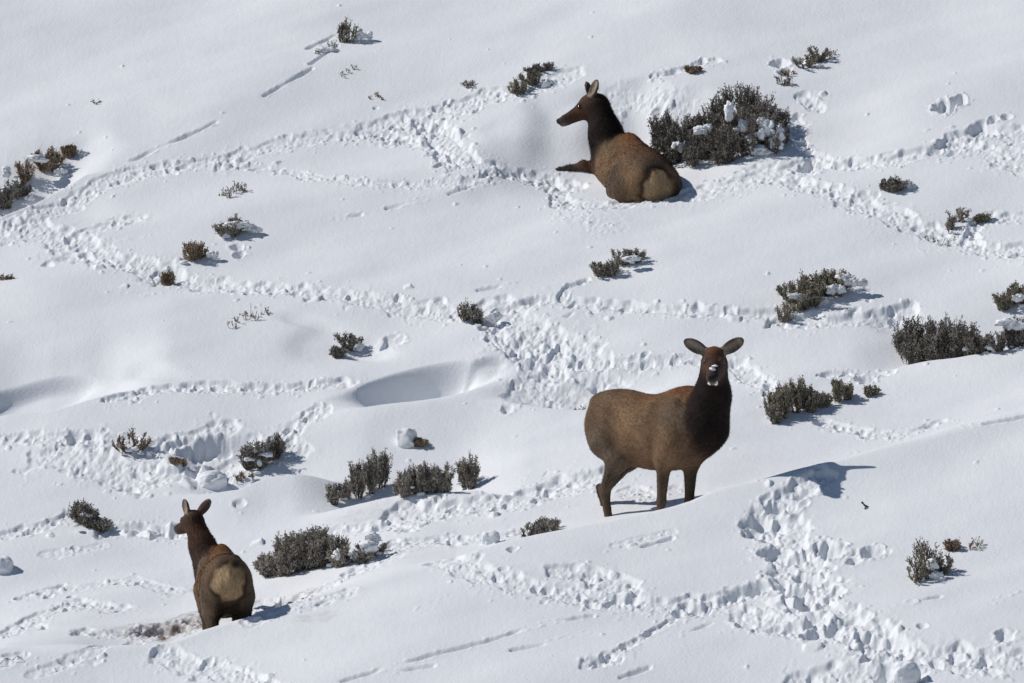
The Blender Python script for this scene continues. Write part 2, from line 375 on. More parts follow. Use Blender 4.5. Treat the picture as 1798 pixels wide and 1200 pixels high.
def plain(name, col, rough=.8, var=.35, scale=30, spec=.2):
    m, t, b = new_mat(name)
    N = t.nodes.new; K = t.links.new
    tc = N('ShaderNodeTexCoord'); n = N('ShaderNodeTexNoise'); n.inputs['Scale'].default_value = scale; n.inputs['Detail'].default_value = 3
    K(tc.outputs['Object'], n.inputs['Vector'])
    rp = N('ShaderNodeValToRGB'); rp.color_ramp.elements[0].position = .3; rp.color_ramp.elements[1].position = .7
    rp.color_ramp.elements[0].color = tuple(c * (1 - var) for c in col) + (1,); rp.color_ramp.elements[1].color = tuple(min(1, c * (1 + var)) for c in col) + (1,)
    K(n.outputs['Fac'], rp.inputs['Fac']); K(rp.outputs[0], b.inputs['Base Color'])
    b.inputs['Roughness'].default_value = rough; b.inputs['Specular IOR Level'].default_value = spec
    return m
LEAF = {'grey': plain('sage_leaf_grey', (.36, .325, .28), .85, .5, 9), 'dark': plain('sage_leaf_dark', (.27, .245, .215), .85, .55, 9),
        'brown': plain('sage_leaf_brown', (.33, .245, .175), .85, .4, 14), 'olive': plain('sage_leaf_olive', (.31, .275, .21), .85, .4, 14)}
BARK = plain('sage_bark', (.12, .10, .08), .9, .35, 40)
RUST = plain('rusty_twig', (.16, .06, .04), .9, .3, 40)

ny, nx = Hs.shape
idx = np.arange(ny * nx).reshape(ny, nx)
F = np.stack([idx[:-1, :-1], idx[:-1, 1:], idx[1:, 1:], idx[1:, :-1]], -1).reshape(-1, 4)
g = mesh_obj('snow_ground', np.stack([XX, YY, Hs], -1).reshape(-1, 3), F, SNOW, smooth=True, fattr={'dirt': DIRT})
tag(g, kind='structure')

# ------------------------------------------------------------------ snow lumps as meshes
def ico(sub=3):
    import bmesh
    bm = bmesh.new(); bmesh.ops.create_icosphere(bm, subdivisions=sub, radius=1)
    V = np.array([v.co[:] for v in bm.verts]); F = np.array([[v.index for v in f.verts] for f in bm.faces]); bm.free()
    return V, F
ICO = ico(3); ICO2 = ico(2)
def blob(c, r, seed, lump=.25, sub=ICO, flat=0):
    V, F = sub
    n = noise2(V[:, 0] * 1.7 + seed, V[:, 1] * 1.7 + V[:, 2] * 1.3, seed % 50) + .5 * noise2(V[:, 0] * 4 + seed, V[:, 2] * 4 + V[:, 1] * 2.2, seed % 37)
    W = V * (1 + lump * n)[:, None]
    return W * np.array(r) + np.array(c), F
def join(parts):
    Vs, Fs, o = [], [], 0
    for V, F in parts: Vs.append(V); Fs.append(F + o); o += len(V)
    return np.concatenate(Vs), np.concatenate(Fs)

# ------------------------------------------------------------------ sagebrush
def spikes(P0, P1, r0, seed):
    """thin three-sided tapering stems from P0 to P1"""
    rs = np.random.RandomState(seed)
    d = P1 - P0; ln = np.linalg.norm(d, axis=1, keepdims=True) + 1e-6; d = d / ln
    a = np.cross(d, np.array([.31, .87, .2])); a /= np.linalg.norm(a, axis=1, keepdims=True) + 1e-6; b = np.cross(d, a)
    V = []; n = len(P0); r0 = np.broadcast_to(np.asarray(r0, float).reshape(-1, 1), (n, 1))
    for k in range(3):
        t = 2.094 * k; V.append(P0 + r0 * (a * math.cos(t) + b * math.sin(t)))
    for k in range(3):
        t = 2.094 * k; V.append(P1 + .35 * r0 * (a * math.cos(t) + b * math.sin(t)))
    V = np.stack(V, 1).reshape(-1, 3); o = np.arange(n)[:, None] * 6
    F = np.concatenate([o + np.array([[k, (k + 1) % 3, 3 + (k + 1) % 3, 3 + k]]) for k in range(3)])
    return V, F
def leaves(C, D, ln, wd, rs):
    """small pointed leaf faces at C growing along D"""
    n = len(C); D = D / (np.linalg.norm(D, axis=1, keepdims=True) + 1e-6)
    s = np.cross(D, rs.randn(n, 3)); s /= np.linalg.norm(s, axis=1, keepdims=True) + 1e-6
    ln = ln * rs.uniform(.6, 1.3, (n, 1)); wd = wd * rs.uniform(.6, 1.3, (n, 1))
    V = np.stack([C, C + D * ln * .55 + s * wd, C + D * ln, C + D * ln * .55 - s * wd], 1).reshape(-1, 3)
    return V, np.arange(4 * n).reshape(-1, 4)
def sagebrush(label, x0, y0, x1, y1, hpx, style='sage', leaf='grey', snow=(), dens=1.0, name='sagebrush', cat='sagebrush', group='sagebrush dotted over the snowy hillside', lean=0.0, dep=None):
    global bseed
    bseed += 1; rs = np.random.RandomState(bseed)
    A, B = px2w([x0, x1], [y0, y1], G=None)
    S = 899 / (WID / 2) * DIST / A[1]
    w = (x1 - x0) / S; h = hpx / S
    dep = min(.5 * w, .30) if dep is None else dep
    rows = max(1, int(dep / .16 + .5))
    cx, cy = (A[0] + B[0]) / 2, (A[1] + B[1]) / 2
    org = np.array([cx, cy, float(hz(cx, cy))])
    root = link(bpy.data.objects.new(name, None)); root.location = org; root.empty_display_size = .05
    tag(root, label, cat, group)
    nclump = max(2, int(w / .125 + .5)) if style != 'twigs' else max(3, int(w / .05))
    hm = .93 if dep > .2 else 1.0
    st = dict(sage=(11, 15, .35), upright=(12, 13, .13), twigs=(3, 3, .5), mound=(13, 15, .5))[style]
    P0, P1, LC, LD = [], [], [], []
    for c in range(nclump * rows):
        t = (c % nclump + .5) / nclump + rs.uniform(-.25, .25) / nclump
        bx = A[0] + (B[0] - A[0]) * t; by = A[1] + (B[1] - A[1]) * t + (c // nclump + rs.rand()) / rows * dep
        env = (1 - abs(2 * t - 1) ** 2.6) * .5 + .5
        hc = h * env * rs.uniform(.68, 1.12)
        rad = max(.045, w / nclump * .72) * rs.uniform(.75, 1.15); hc *= hm
        t2 = min(.3, .45 * rad / max(w, .05)) if style != 'twigs' else 0; bx = A[0] + (B[0] - A[0]) * (t2 + (1 - 2 * t2) * t)
        for s in range(int(st[0] * dens + .5)):
            sx, sy = bx + rs.uniform(-.25, .25) * rad, by + rs.uniform(-.3, .3) * rad
            base_p = np.array([sx, sy, float(hz(sx, sy)) - .03])
            a = rs.uniform(0, 6.283); q = math.sqrt(rs.rand())
            dome = math.sqrt(max(.08, 1 - .6 * q * q)) if style != 'upright' else 1 - .25 * q
            spread = rad * (1.25 if style in ('sage', 'mound') else .8)
            tip = base_p + np.array([math.cos(a) * q * spread + lean * hc, math.sin(a) * q * spread, hc * dome * rs.uniform(.7, 1.05) + .03])
            mid = base_p * .5 + tip * .5 + np.array([math.cos(a), math.sin(a), 0]) * q * spread * .18 + rs.randn(3) * .01
            P0 += [base_p, mid]; P1 += [mid, tip]
            nt_ = st[1]
            for k in range(nt_):
                f = rs.uniform(.12, 1.0); p = (base_p * (1 - 2 * f) + mid * 2 * f) if f < .5 else (mid * (2 - 2 * f) + tip * (2 * f - 1))
                dirn = np.array([rs.randn() * st[2] + math.cos(a) * .35 * q, rs.randn() * st[2] + math.sin(a) * .35 * q, 1.0]); dirn /= np.linalg.norm(dirn)
                l = hc * rs.uniform(.12, .26) + .01
                P0.append(p); P1.append(p + dirn * l)
                if style == 'twigs' and rs.rand() < .45: continue
                nl = int((9 if style != 'twigs' else 5) * dens)
                ff = rs.uniform(.15, 1.05, (nl, 1))
                LC.append(p + dirn * l * ff + rs.randn(nl, 3) * .006); LD.append(dirn + rs.randn(nl, 3) * .5)
    P0, P1 = np.array(P0), np.array(P1)
    V, F = spikes(P0 - org, P1 - org, rs.uniform(.0022, .0045, len(P0)), bseed)
    mesh_obj('branches', V, F, BARK, root)
    if LC:
        V, F = leaves(np.concatenate(LC) - org, np.concatenate(LD), .021, .0048, rs)
        mesh_obj('foliage', V, F, LEAF[leaf], root)
    if style in ('sage', 'mound', 'upright') and w > .15:      # snow sifted in among the stems
        for k in range(int(w * 8)):
            t = rs.rand(); bx = A[0] + (B[0] - A[0]) * t; by = A[1] + (B[1] - A[1]) * t + rs.uniform(-.01, dep)
            r = rs.uniform(.012, .03)
            V, F = blob((bx - org[0], by - org[1], float(hz(bx, by)) - org[2] + rs.uniform(0, .5) * h * (.5 if style == 'upright' else .8)), (r * 1.4, r * 1.2, r * .7), bseed * 7 + k, .35, ICO2); mesh_obj('snow_clump', V, F, SNOW2, root, smooth=True)
    for k, (sx, sy, sw, sh) in enumerate(snow):                # caps: pixel centre, width and height
        f = np.array([(sx - 899) / 899, 0, -(sy - 600) / 899]) * (WID / 2 / DIST) * cy
        yb = float(np.interp(f[0], [A[0], B[0]], [A[1], B[1]])); c = np.array([f[0] - cx, yb - cy + min(dep * .12, .05), f[2] - org[2]])
        V, F = join([blob(c + np.array([rs.uniform(-.25, .25) * sw, rs.uniform(0, .1) * sw, rs.uniform(-.22, .22) * sh]) / S, (sw / S * rs.uniform(.18, .34), sw / S * .2, sh / S * rs.uniform(.2, .34)), bseed * 13 + k * 5 + q, .7, ICO) for q in range(3)])
        mesh_obj('snow_cap', V, F, SNOW2, root, smooth=True)
    return root
bseed = 100
SB_ = sagebrush
SB_('thin upright sagebrush at the top of the slope with one spiky tip', 588, 82, 628, 76, 46, 'upright', 'grey', [(636, 58, 34, 22)], .7)
SB_('scraggly sagebrush half buried below the spiky topmost bush', 550, 104, 596, 82, 10, 'twigs', 'grey', [(575, 90, 36, 14)])
SB_('tiny dead twigs below the topmost bush of the slope', 594, 136, 626, 128, 8, 'twigs', 'brown', name='twigs', cat='twigs')
SB_('low brown sagebrush in churned snow up-slope of the bedded elk head', 896, 170, 945, 152, 28, 'sage', 'olive', [(955, 145, 38, 20)])
SB_('low dark strip of sagebrush behind the brown bush above the bedded elk', 925, 134, 968, 128, 9, 'mound', 'dark')
SB_('tiny sagebrush tuft on the upper trail left of the bedded elk', 812, 157, 833, 154, 12, 'twigs', 'grey', dens=1.6)
SB_('few bare twigs poking out of smooth snow above the upper trail', 648, 179, 672, 177, 9, 'twigs', 'brown', name='twigs', cat='twigs')
SB_('large dark sagebrush right against the bedded elk back', 1138, 296, 1215, 292, 70, 'sage', 'dark', [(1196, 262, 26, 30), (1212, 286, 34, 26)], 1.3, dep=.35)
SB_('largest sagebrush on the slope with snow caught in its middle', 1200, 304, 1382, 276, 74, 'sage', 'dark', [(1240, 226, 36, 20), (1286, 200, 28, 34), (1338, 214, 36, 22), (1300, 230, 26, 16), (1320, 245, 30, 22), (1262, 256, 16, 9), (1352, 232, 56, 44), (1335, 262, 60, 30), (1365, 252, 34, 30), (1310, 225, 30, 30)], 1.1, dep=.66)
SB_('tip of brown sage nearly buried in tracks above the largest sagebrush', 1208, 129, 1226, 127, 5, 'mound', 'brown')
SB_('loose brown sagebrush above the right end of the largest sagebrush', 1398, 124, 1448, 112, 28, 'sage', 'olive', dens=.8)
SB_('small brown tufts in pits just above the largest sagebrush', 1372, 140, 1394, 132, 11, 'twigs', 'brown', dens=1.6)
SB_('bare stalks right of the loose brown sagebrush near the top', 1452, 104, 1466, 96, 10, 'twigs', 'grey', name='twigs', cat='twigs')
SB_('dark tuft in a snow pit touching the top of the largest sagebrush', 1366, 154, 1390, 150, 16, 'twigs', 'dark', dens=1.6)
SB_('little brown sagebrush under a pointed snow drift at upper left', 113, 279, 131, 276, 20, 'mound', 'brown', [(146, 270, 30, 16)], 1.3)
SB_('brown sagebrush crusted with snow at the left edge', 28, 332, 104, 320, 42, 'sage', 'brown', [(16, 302, 30, 20), (60, 280, 50, 14), (104, 298, 22, 16)])
SB_('dark sagebrush cut off by the left edge of the view', -30, 372, 48, 360, 50, 'sage', 'dark', [(50, 348, 22, 14)], 1.2)
SB_('flattened twigs on open snow below the upper left trail', 385, 350, 435, 342, 18, 'twigs', 'grey', dens=1.5, name='twigs', cat='twigs')
SB_('snow-capped sagebrush, upper one of the pair at left centre', 378, 424, 432, 416, 30, 'mound', 'grey', [(418, 394, 58, 20), (445, 404, 36, 16), (400, 414, 20, 10)])
SB_('small round sagebrush, lower one of the pair at left centre', 316, 466, 362, 462, 36, 'sage', 'brown', [(374, 450, 24, 18)], .9)
SB_('tiny upright tuft standing in the left trail', 289, 494, 298, 493, 20, 'mound', 'brown')
SB_('dark twig tip at the left edge above open snow', -6, 497, 28, 489, 7, 'twigs', 'brown', dens=2, name='twigs', cat='twigs')
SB_('sagebrush with a white cap on the centre of the slope above the long trench', 1034, 494, 1128, 476, 34, 'sage', 'grey', [(1078, 476, 22, 14), (1110, 456, 34, 14)])
SB_('round twiggy sagebrush beside a snow hole at the middle trail junction', 804, 572, 852, 568, 40, 'sage', 'grey', [(868, 560, 28, 24)], .8)
SB_('scattered twig tips barely through the snow at left centre', 402, 580, 476, 560, 16, 'twigs', 'grey', dens=1, name='twigs', cat='twigs')
SB_('small dark sagebrush left of a deep smooth hollow', 584, 630, 626, 624, 26, 'mound', 'dark', [(634, 610, 26, 24)])
SB_('wide snow-laden sagebrush on the right with snow between its tufts', 1362, 560, 1490, 528, 52, 'sage', 'olive', [(1420, 524, 40, 18), (1445, 530, 26, 26), (1400, 518, 34, 14), (1490, 490, 40, 26), (1470, 510, 36, 26), (1515, 496, 28, 20)], 1.0)
SB_('dark little sagebrush under a smooth snow dome near the right edge', 1545, 338, 1585, 334, 22, 'mound', 'dark', [(1592, 324, 38, 24)], 1.2)
SB_('sparse sagebrush in the trail by the right edge', 1650, 412, 1700, 396, 26, 'sage', 'grey', [(1690, 408, 20, 10)], .7)
SB_('thin brown tuft right of the sparse bush in the right trail', 1715, 388, 1740, 382, 10, 'mound', 'olive', [(1736, 377, 22, 8)])
SB_('fallen bare twigs below the sparse bush in the right trail', 1622, 430, 1690, 424, 16, 'twigs', 'grey', dens=.8, name='twigs', cat='twigs')
SB_('big spreading dark sagebrush at the right behind a white crest', 1572, 640, 1740, 622, 74, 'sage', 'dark', [(1640, 600, 24, 18), (1700, 612, 22, 16)], 1.25)
SB_('dark sagebrush at the right edge under a thick snow cap', 1740, 622, 1815, 606, 56, 'sage', 'dark', [(1778, 570, 56, 24), (1740, 612, 30, 14)], 1.1)
SB_('olive sagebrush in the right corner above the snow-capped dark bush', 1745, 558, 1812, 548, 36, 'mound', 'olive', [(1786, 524, 40, 16)])
SB_('feathery pale sagebrush right of the standing elk head', 1340, 750, 1440, 722, 56, 'upright', 'olive', [(1358, 728, 22, 14)], 1.2)
SB_('smaller feathery sagebrush joined on the right of the pale bush', 1434, 720, 1506, 704, 38, 'upright', 'olive', (), 1.15)
SB_('last little tuft at the right end of the feathery sagebrush row', 1513, 700, 1542, 694, 16, 'upright', 'olive', (), .8)
SB_('thin brownish sagebrush above the broken snow bank at lower left', 202, 810, 256, 800, 34, 'sage', 'brown', [(262, 798, 18, 12)], .65)
SB_('dark round sagebrush dusted with snow above the tall grey clump', 418, 840, 494, 828, 50, 'sage', 'dark', [(462, 796, 40, 16), (436, 806, 20, 10), (455, 812, 12, 18)], 1.25)
SB_('brown twiggy tuft below the dark round sagebrush', 412, 854, 440, 848, 12, 'twigs', 'brown', dens=2)
SB_('brown tip showing in the broken snow bank', 304, 824, 320, 820, 8, 'mound', 'brown')
SB_('flat brown sage stub at the foot of the square snow block', 722, 788, 746, 784, 8, 'mound', 'brown')
SB_('tallest upright grey sagebrush left of the long clump', 610, 882, 684, 872, 86, 'upright', 'grey', (), 1.25)
SB_('short grey sagebrush at the left foot of the tallest clump', 576, 894, 618, 886, 46, 'upright', 'grey', (), 1.2)
SB_('long upright grey sagebrush row between the tallest clump and a narrow one', 692, 876, 798, 866, 66, 'upright', 'grey', [(706, 850, 12, 26)], 1.25)
SB_('narrow upright grey sagebrush closing the right end of the row', 802, 862, 842, 858, 56, 'upright', 'grey', (), 1.3)
SB_('big rounded grey sagebrush right of the lower left elk', 455, 1020, 612, 996, 72, 'sage', 'grey', [(600, 975, 30, 24)], 1.5)
SB_('snow-buried sagebrush tips right of the big rounded bush', 615, 994, 672, 972, 32, 'mound', 'grey', [(640, 960, 60, 34), (662, 946, 44, 24), (622, 974, 22, 16)], .9)
SB_('dark low sagebrush among snow rubble at the left', 122, 938, 190, 924, 34, 'mound', 'dark', [(150, 905, 30, 10)], 1.2)
SB_('dark sagebrush on the ridge left of the standing elk hind legs', 918, 944, 984, 922, 28, 'mound', 'dark', [(958, 930, 16, 12), (978, 920, 20, 12)], 1.2)
SB_('lone round sagebrush on the lower right snowfield', 1588, 1026, 1672, 1018, 56, 'sage', 'olive', [(1640, 990, 32, 26), (1650, 1010, 30, 18), (1618, 1016, 20, 10)], .95)
SB_('small brown grassy tuft up-slope of the lone lower right bush', 1656, 972, 1684, 966, 16, 'sage', 'brown', (), .8)
SB_('thin dry stalks right of the lone lower right bush', 1700, 968, 1722, 962, 20, 'twigs', 'brown', name='twigs', cat='twigs')
SB_('half buried sprig in the churned snow behind the standing elk rump', 1002, 722, 1024, 716, 16, 'twigs', 'dark', dens=1.4)
SB_('speck of dark twig on the smooth upper left snow', 164, 185, 175, 182, 4, 'twigs', 'dark', name='twigs', cat='twigs')

def stick(label, pts, r, mat):
    P = [px2w(p[0], p[1] )[0] for p in pts[:1]][0]
    V = []
    pp = []
    for (a, b) in pts:
        pp.append(np.array([(a - 899) / 899 * (WID / 2 / DIST) * P[1], P[1] + .01 * len(pp), -(b - 600) / 899 * (WID / 2 / DIST) * P[1]]))
    pp = np.array(pp) - P
    V, F = spikes(pp[:-1], pp[1:], r, 1)
    o = mesh_obj('twig', V, F, mat); o.location = P; tag(o, label, 'twig'); return o
stick('lone forked stick poking from open snow on the lower right', [(1519, 895), (1520, 889), (1513, 882), (1520, 889), (1531, 893), (1544, 891)], .011, BARK)
stick('reddish bent twig in the bottom left corner', [(-2, 1168), (10, 1156), (22, 1160), (30, 1152), (42, 1160)], .004, RUST)

def lump(name, label, px, py, r, seed, sub=ICO, boxy=0.0, rot=0, up=.6):
    p = px2w(px, py)[0]; S = 899 / (WID / 2) * DIST / p[1]
    r = np.array(r) / S
    V, F = ico(4)
    if boxy: V = np.sign(V) * np.abs(V) ** (1 - boxy); V /= np.abs(V).max()
    n = noise2(V[:, 0] * 1.6 + seed, V[:, 1] * 1.6 + V[:, 2] * 1.9, 3) * .2 + noise2(V[:, 0] * 5 + seed, V[:, 2] * 5 + V[:, 1] * 3, 4) * .07
    V = V * (1 + n)[:, None] * r
    o = mesh_obj(name, V, F, SNOW2, smooth=True); o.location = (p[0], p[1] + r[1] * .5, p[2] + r[2] * up); o.rotation_euler = (0, 0, rot)
    return tag(o, label, 'snow block' if name == 'snow_block' else 'snow lump', None if name == 'snow_block' else 'loose snow chunks beside the tracks')
lump('snow_block', 'upright squarish block of snow above the long grey sagebrush row', 714, 785, (16, 14, 17), 3, boxy=.55, rot=-.4, up=.85)
lump('snow_lump', 'smooth rounded lump of snow at the left edge of the view', 2, 1006, (20, 20, 18), 5, boxy=.25)
lump('snow_lump', 'largest snow chunk in the broken bank at lower left', 372, 858, (24, 20, 19), 8, boxy=.12)
lump('snow_lump', 'big snow chunk at the bottom edge in the wide churned trail', 1592, 1200, (22, 20, 24), 12, boxy=.3)
lump('snow_lump', 'pale round chunk under the ridge bush left of the standing elk', 862, 955, (15, 13, 14), 15, boxy=.3)

# ------------------------------------------------------------------ elk: each body is one continuous surface grown from a signed distance field
TAN, BACK, NECK, BELLY, LEG = (.190, .115, .064), (.165, .072, .030), (.016, .0105, .009), (.125, .062, .036), (.098, .068, .046)
RUMP, FACE, BLACK, EARB, PALE, DARKT = (.37, .255, .145), (.062, .030, .019), (.012, .011, .012), (.085, .056, .042), (.42, .35, .28), (.085, .062, .05)
def rc(a, b, ra, rb, col, k=.05, sq=None): return dict(t='rc', a=np.array(a, float), b=np.array(b, float), ra=ra, rb=rb, col=col, k=k, sq=sq)
def el(c, r, col, k=.06, M=None): return dict(t='el', c=np.array(c, float), r=np.array(r, float), col=col, k=k, M=M)
def prim_d(p, P):
    if p['t'] == 'rc':
        d = p['b'] - p['a']; q = P - p['a']; t = np.clip((q @ d) / (d @ d), 0, 1)
        q = q - t[..., None] * d
        if p['sq'] is not None:
            n, f = p['sq']; n = np.array(n, float); n /= np.linalg.norm(n)
            q = q + (q @ n)[..., None] * n * (1 / f - 1)
        return np.linalg.norm(q, axis=-1) - (p['ra'] + t * (p['rb'] - p['ra']))
    q = P - p['c']
    if p['M'] is not None: q = q @ p['M']            # columns of M are the ellipsoid's axes
    k0 = np.linalg.norm(q / p['r'], axis=-1); k1 = np.linalg.norm(q / p['r'] ** 2, axis=-1)
    return k0 * (k0 - 1) / np.maximum(k1, 1e-6)
def prim_box(p):
    if p['t'] == 'rc':
        r = max(p['ra'], p['rb']) * 1.1; return np.minimum(p['a'], p['b']) - r, np.maximum(p['a'], p['b']) + r
    r = p['r'].max() if p['M'] is not None else p['r']; return p['c'] - r, p['c'] + r
def surface_nets(D, o, h):
    s = D < 0
    c = [D[i:D.shape[0] - 1 + i, j:D.shape[1] - 1 + j, k:D.shape[2] - 1 + k] for i in (0, 1) for j in (0, 1) for k in (0, 1)]
    cnt = sum((x < 0).astype(np.int8) for x in c); act = (cnt > 0) & (cnt < 8)
    I = np.argwhere(act); val = np.stack([x[act] for x in c], 1)
    cor = np.array([(i, j, k) for i in (0, 1) for j in (0, 1) for k in (0, 1)], float)
    acc = np.zeros((len(I), 3)); n = np.zeros(len(I))
    for a in range(8):
        for b in range(a + 1, 8):
            if np.abs(cor[a] - cor[b]).sum() != 1: continue
            va, vb = val[:, a], val[:, b]; m = (va < 0) != (vb < 0)
            t = np.where(m, va / np.where(m, va - vb, 1), 0)
            acc += np.where(m[:, None], cor[a] + t[:, None] * (cor[b] - cor[a]), 0); n += m
    V = (I + acc / n[:, None]) * h + o
    idm = -np.ones(act.shape, dtype=np.int64); idm[act] = np.arange(len(I))
    Fs = []
    for ax in range(3):
        A = np.take(s, range(0, s.shape[ax] - 1), ax); B = np.take(s, range(1, s.shape[ax]), ax)
        E = np.argwhere(A != B); flip = A[tuple(E.T)]
        u, v = [(1, 2), (2, 0), (0, 1)][ax]
        ok = (E[:, u] > 0) & (E[:, v] > 0) & (E[:, u] < act.shape[u]) & (E[:, v] < act.shape[v]); E = E[ok]; flip = flip[ok]
        q = []
        for du, dv in ((-1, -1), (0, -1), (0, 0), (-1, 0)):
            G = E.copy(); G[:, u] += du; G[:, v] += dv; q.append(idm[tuple(G.T)])
        q = np.stack(q, 1); q[~flip] = q[~flip][:, ::-1]; Fs.append(q)
    return V, np.concatenate(Fs)
def nrm(v): v = np.array(v, float); return v / np.linalg.norm(v)

def build_elk(label, loc, heading, pitch, scale, prims, poll, fwd_w, ears_w, seed, rump_c, rump_r, roll=0.0, snowy=False, vox=.0105, neck=None, head_s=1.0):
    Rm = Matrix.Rotation(R(heading), 3, 'Z') @ Matrix.Rotation(-R(pitch), 3, 'Y') @ Matrix.Rotation(R(roll), 3, 'X')
    Rn = np.array(Rm)                                   # body -> world
    f = nrm(Rn.T @ nrm(fwd_w)); up = Rn.T @ np.array([0, 0, 1.0]); lft = nrm(np.cross(up, f)); up = nrm(np.cross(f, lft))
    HM = np.stack([f, lft, up], 1); poll = np.array(poll, float); hs = head_s
    H = lambda x, y, z: poll + HM @ (np.array([x, y, z]) * hs)
    hr = lambda a, b, ra, rb, col, k=.03: rc(H(*a), H(*b), ra * hs, rb * hs, col, k)
    he = lambda c, r, col, k=.03: el(H(*c), np.array(r) * hs, col, k, HM)
    P = list(prims)
    P += [he((.055, 0, -.02), (.105, .078, .078), FACE), hr((.09, 0, -.03), (.30, 0, -.062), .068, .046, FACE, .04), he((.33, 0, -.070), (.058, .049, .048), (.06, .04, .035), .03),
          hr((.05, 0, -.095), (.29, 0, -.098), .048, .024, FACE, .03), he((.10, .042, -.065), (.085, .035, .055), FACE, .03), he((.10, -.042, -.065), (.085, .035, .055), FACE, .03),
          he((.125, .060, .012), (.04, .016, .016), DARKT, .02), he((.125, -.060, .012), (.04, .016, .016), DARKT, .02), he((.380, 0, -.052), (.022, .034, .028), BLACK, .012), he((.345, 0, -.108), (.035, .026, .012), PALE, .012),
          he((.02, 0, .05), (.07, .055, .03), (.15, .06, .03), .04)]
    if neck is not None: P += neck(H)
    ears = []
    for side, (d, face, ln) in zip((1, -1), ears_w):
        d = nrm(Rn.T @ nrm(d)); n = Rn.T @ nrm(face); n = nrm(n - d * (n @ d)); w = np.cross(n, d)
        base = H(.0, .062 * side, .035); M = np.stack([d, w, n], 1)
        c = base + d * ln * hs * .5
        P.append(el(c, (ln * hs * .56, .052 * hs, .024 * hs), EARB, .012, M)); P.append(rc(base - d * .01, base + d * .05 * hs, .030 * hs, .03 * hs, EARB, .02))
        ears.append((c, M, ln * hs))
    lo = np.min([prim_box(p)[0] for p in P], 0) - .05; hi = np.max([prim_box(p)[1] for p in P], 0) + .05
    h = vox; n = np.ceil((hi - lo) / h).astype(int) + 1
    D = np.full(n, 10.0, dtype=np.float32)
    ax = [lo[i] + h * np.arange(n[i]) for i in range(3)]
    def sub(b0, b1, pad):
        i0 = np.clip(np.floor((b0 - pad - lo) / h).astype(int), 0, n); i1 = np.clip(np.ceil((b1 + pad - lo) / h).astype(int) + 1, 0, n)
        sl = tuple(slice(a, b) for a, b in zip(i0, i1))
        return sl, np.stack(np.meshgrid(*[ax[i][sl[i]] for i in range(3)], indexing='ij'), -1)
    for p in P:
        sl, G = sub(*prim_box(p), .36 if p['k'] > .065 else (.24 if p['t'] == 'el' and p['k'] > .04 else .12)); d = prim_d(p, G); a = D[sl]; k = p['k']
        q = np.clip(.5 + .5 * (a - d) / k, 0, 1); D[sl] = a * (1 - q) + d * q - k * q * (1 - q)
    for c, M, ln in ears:                                # cup of the ear
        e = el(c + M @ np.array([.012, 0, .021 * hs]), (ln * .46, .034 * hs, .022 * hs), None, .01, M)
        sl, G = sub(*prim_box(e), .02); D[sl] = np.maximum(D[sl], -prim_d(e, G))
    V, F = surface_nets(D, lo, h)
    for _ in range(2):                                   # relax the net a little
        fc = V[F].mean(1); A = np.zeros_like(V); cn = np.zeros(len(V))
        for q in range(4): np.add.at(A, F[:, q], fc); np.add.at(cn, F[:, q], 1)
        V = V * .3 + .7 * A / cn[:, None]
    dd = np.stack([prim_d(p, V) for p in P], 1); w = np.exp(-np.maximum(dd - dd.min(1, keepdims=True), 0) / .016); w /= w.sum(1, keepdims=True)
    C = w @ np.array([p['col'] for p in P])
    for c, M, ln in ears:
        q = (V - c) @ M; m = (np.abs(q[:, 0]) < ln * .5) & (np.abs(q[:, 1]) < .036 * hs) & (q[:, 2] > -.014) & (q[:, 2] < .03)
        C[m] = np.array((.33, .26, .20)) * (1 - .5 * sstep(.01, .036, np.abs(q[m, 1:2])))
        tipd = sstep(ln * .35, ln * .5, q[:, 0]) * (np.linalg.norm(q[:, 1:], axis=1) < .05); C = C * (1 - .6 * tipd[:, None])
    # pale rump patch with a dark rim
    rc_, rr_ = np.array(rump_c), np.array(rump_r)
    e = np.sqrt((((V[:, 1:] - rc_[1:]) / rr_[1:]) ** 2).sum(1)) + .25 * noise2(V[:, 1] * 9 + seed, V[:, 2] * 9, 61)
    back_ = sstep(rc_[0] + .14, rc_[0] - .02, V[:, 0]); pm = (1 - sstep(.82, 1.05, e)) * back_; rim = np.exp(-((e - 1.12) / .16) ** 2) * back_
    C = C * (1 - .72 * rim[:, None]) * (1 - pm[:, None]) + np.array(RUMP) * pm[:, None]
    if P[0]['c'][2] > .6:                                # darker between and behind the thighs
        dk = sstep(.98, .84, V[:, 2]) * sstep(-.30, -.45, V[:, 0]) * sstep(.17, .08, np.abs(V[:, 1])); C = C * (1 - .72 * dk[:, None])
        zz = V[:, 2]; hi_ = sstep(.80, .92, zz) * sstep(1.32, 1.2, zz); fold_shade = np.exp(-((V[:, 0] + .33 + .15 * (zz - 1)) / .055) ** 2) * hi_; sh_ = np.exp(-((V[:, 0] - .10) / .05) ** 2) * hi_; rib_ = np.exp(-((V[:, 0] + .16) / .11) ** 2 - ((zz - 1.0) / .16) ** 2)
        C = C * (1 - .30 * fold_shade - .20 * sh_ + .22 * rib_)[:, None]  # flank fold's shade painted into the coat; shoulder line darker, ribs paler
    streak = noise2(V[:, 1] * 60 + V[:, 0] * 5, V[:, 2] * 10 + V[:, 0] * 9, 62) * .16 + noise2(V[:, 0] * 5 + V[:, 1] * 5 + seed, V[:, 2] * 5, 63) * .34
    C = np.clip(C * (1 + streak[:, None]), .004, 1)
    root = link(bpy.data.objects.new('elk', None)); root.location = loc; root.rotation_euler = Rm.to_euler(); root.empty_display_size = .2
    tag(root, label, 'elk', 'elk resting and standing on the snowy slope')
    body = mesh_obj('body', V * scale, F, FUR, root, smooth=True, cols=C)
    me = body.data; N = np.empty(len(V) * 3, dtype=np.float32); me.vertices.foreach_get('normal', N); N = N.reshape(-1, 3)
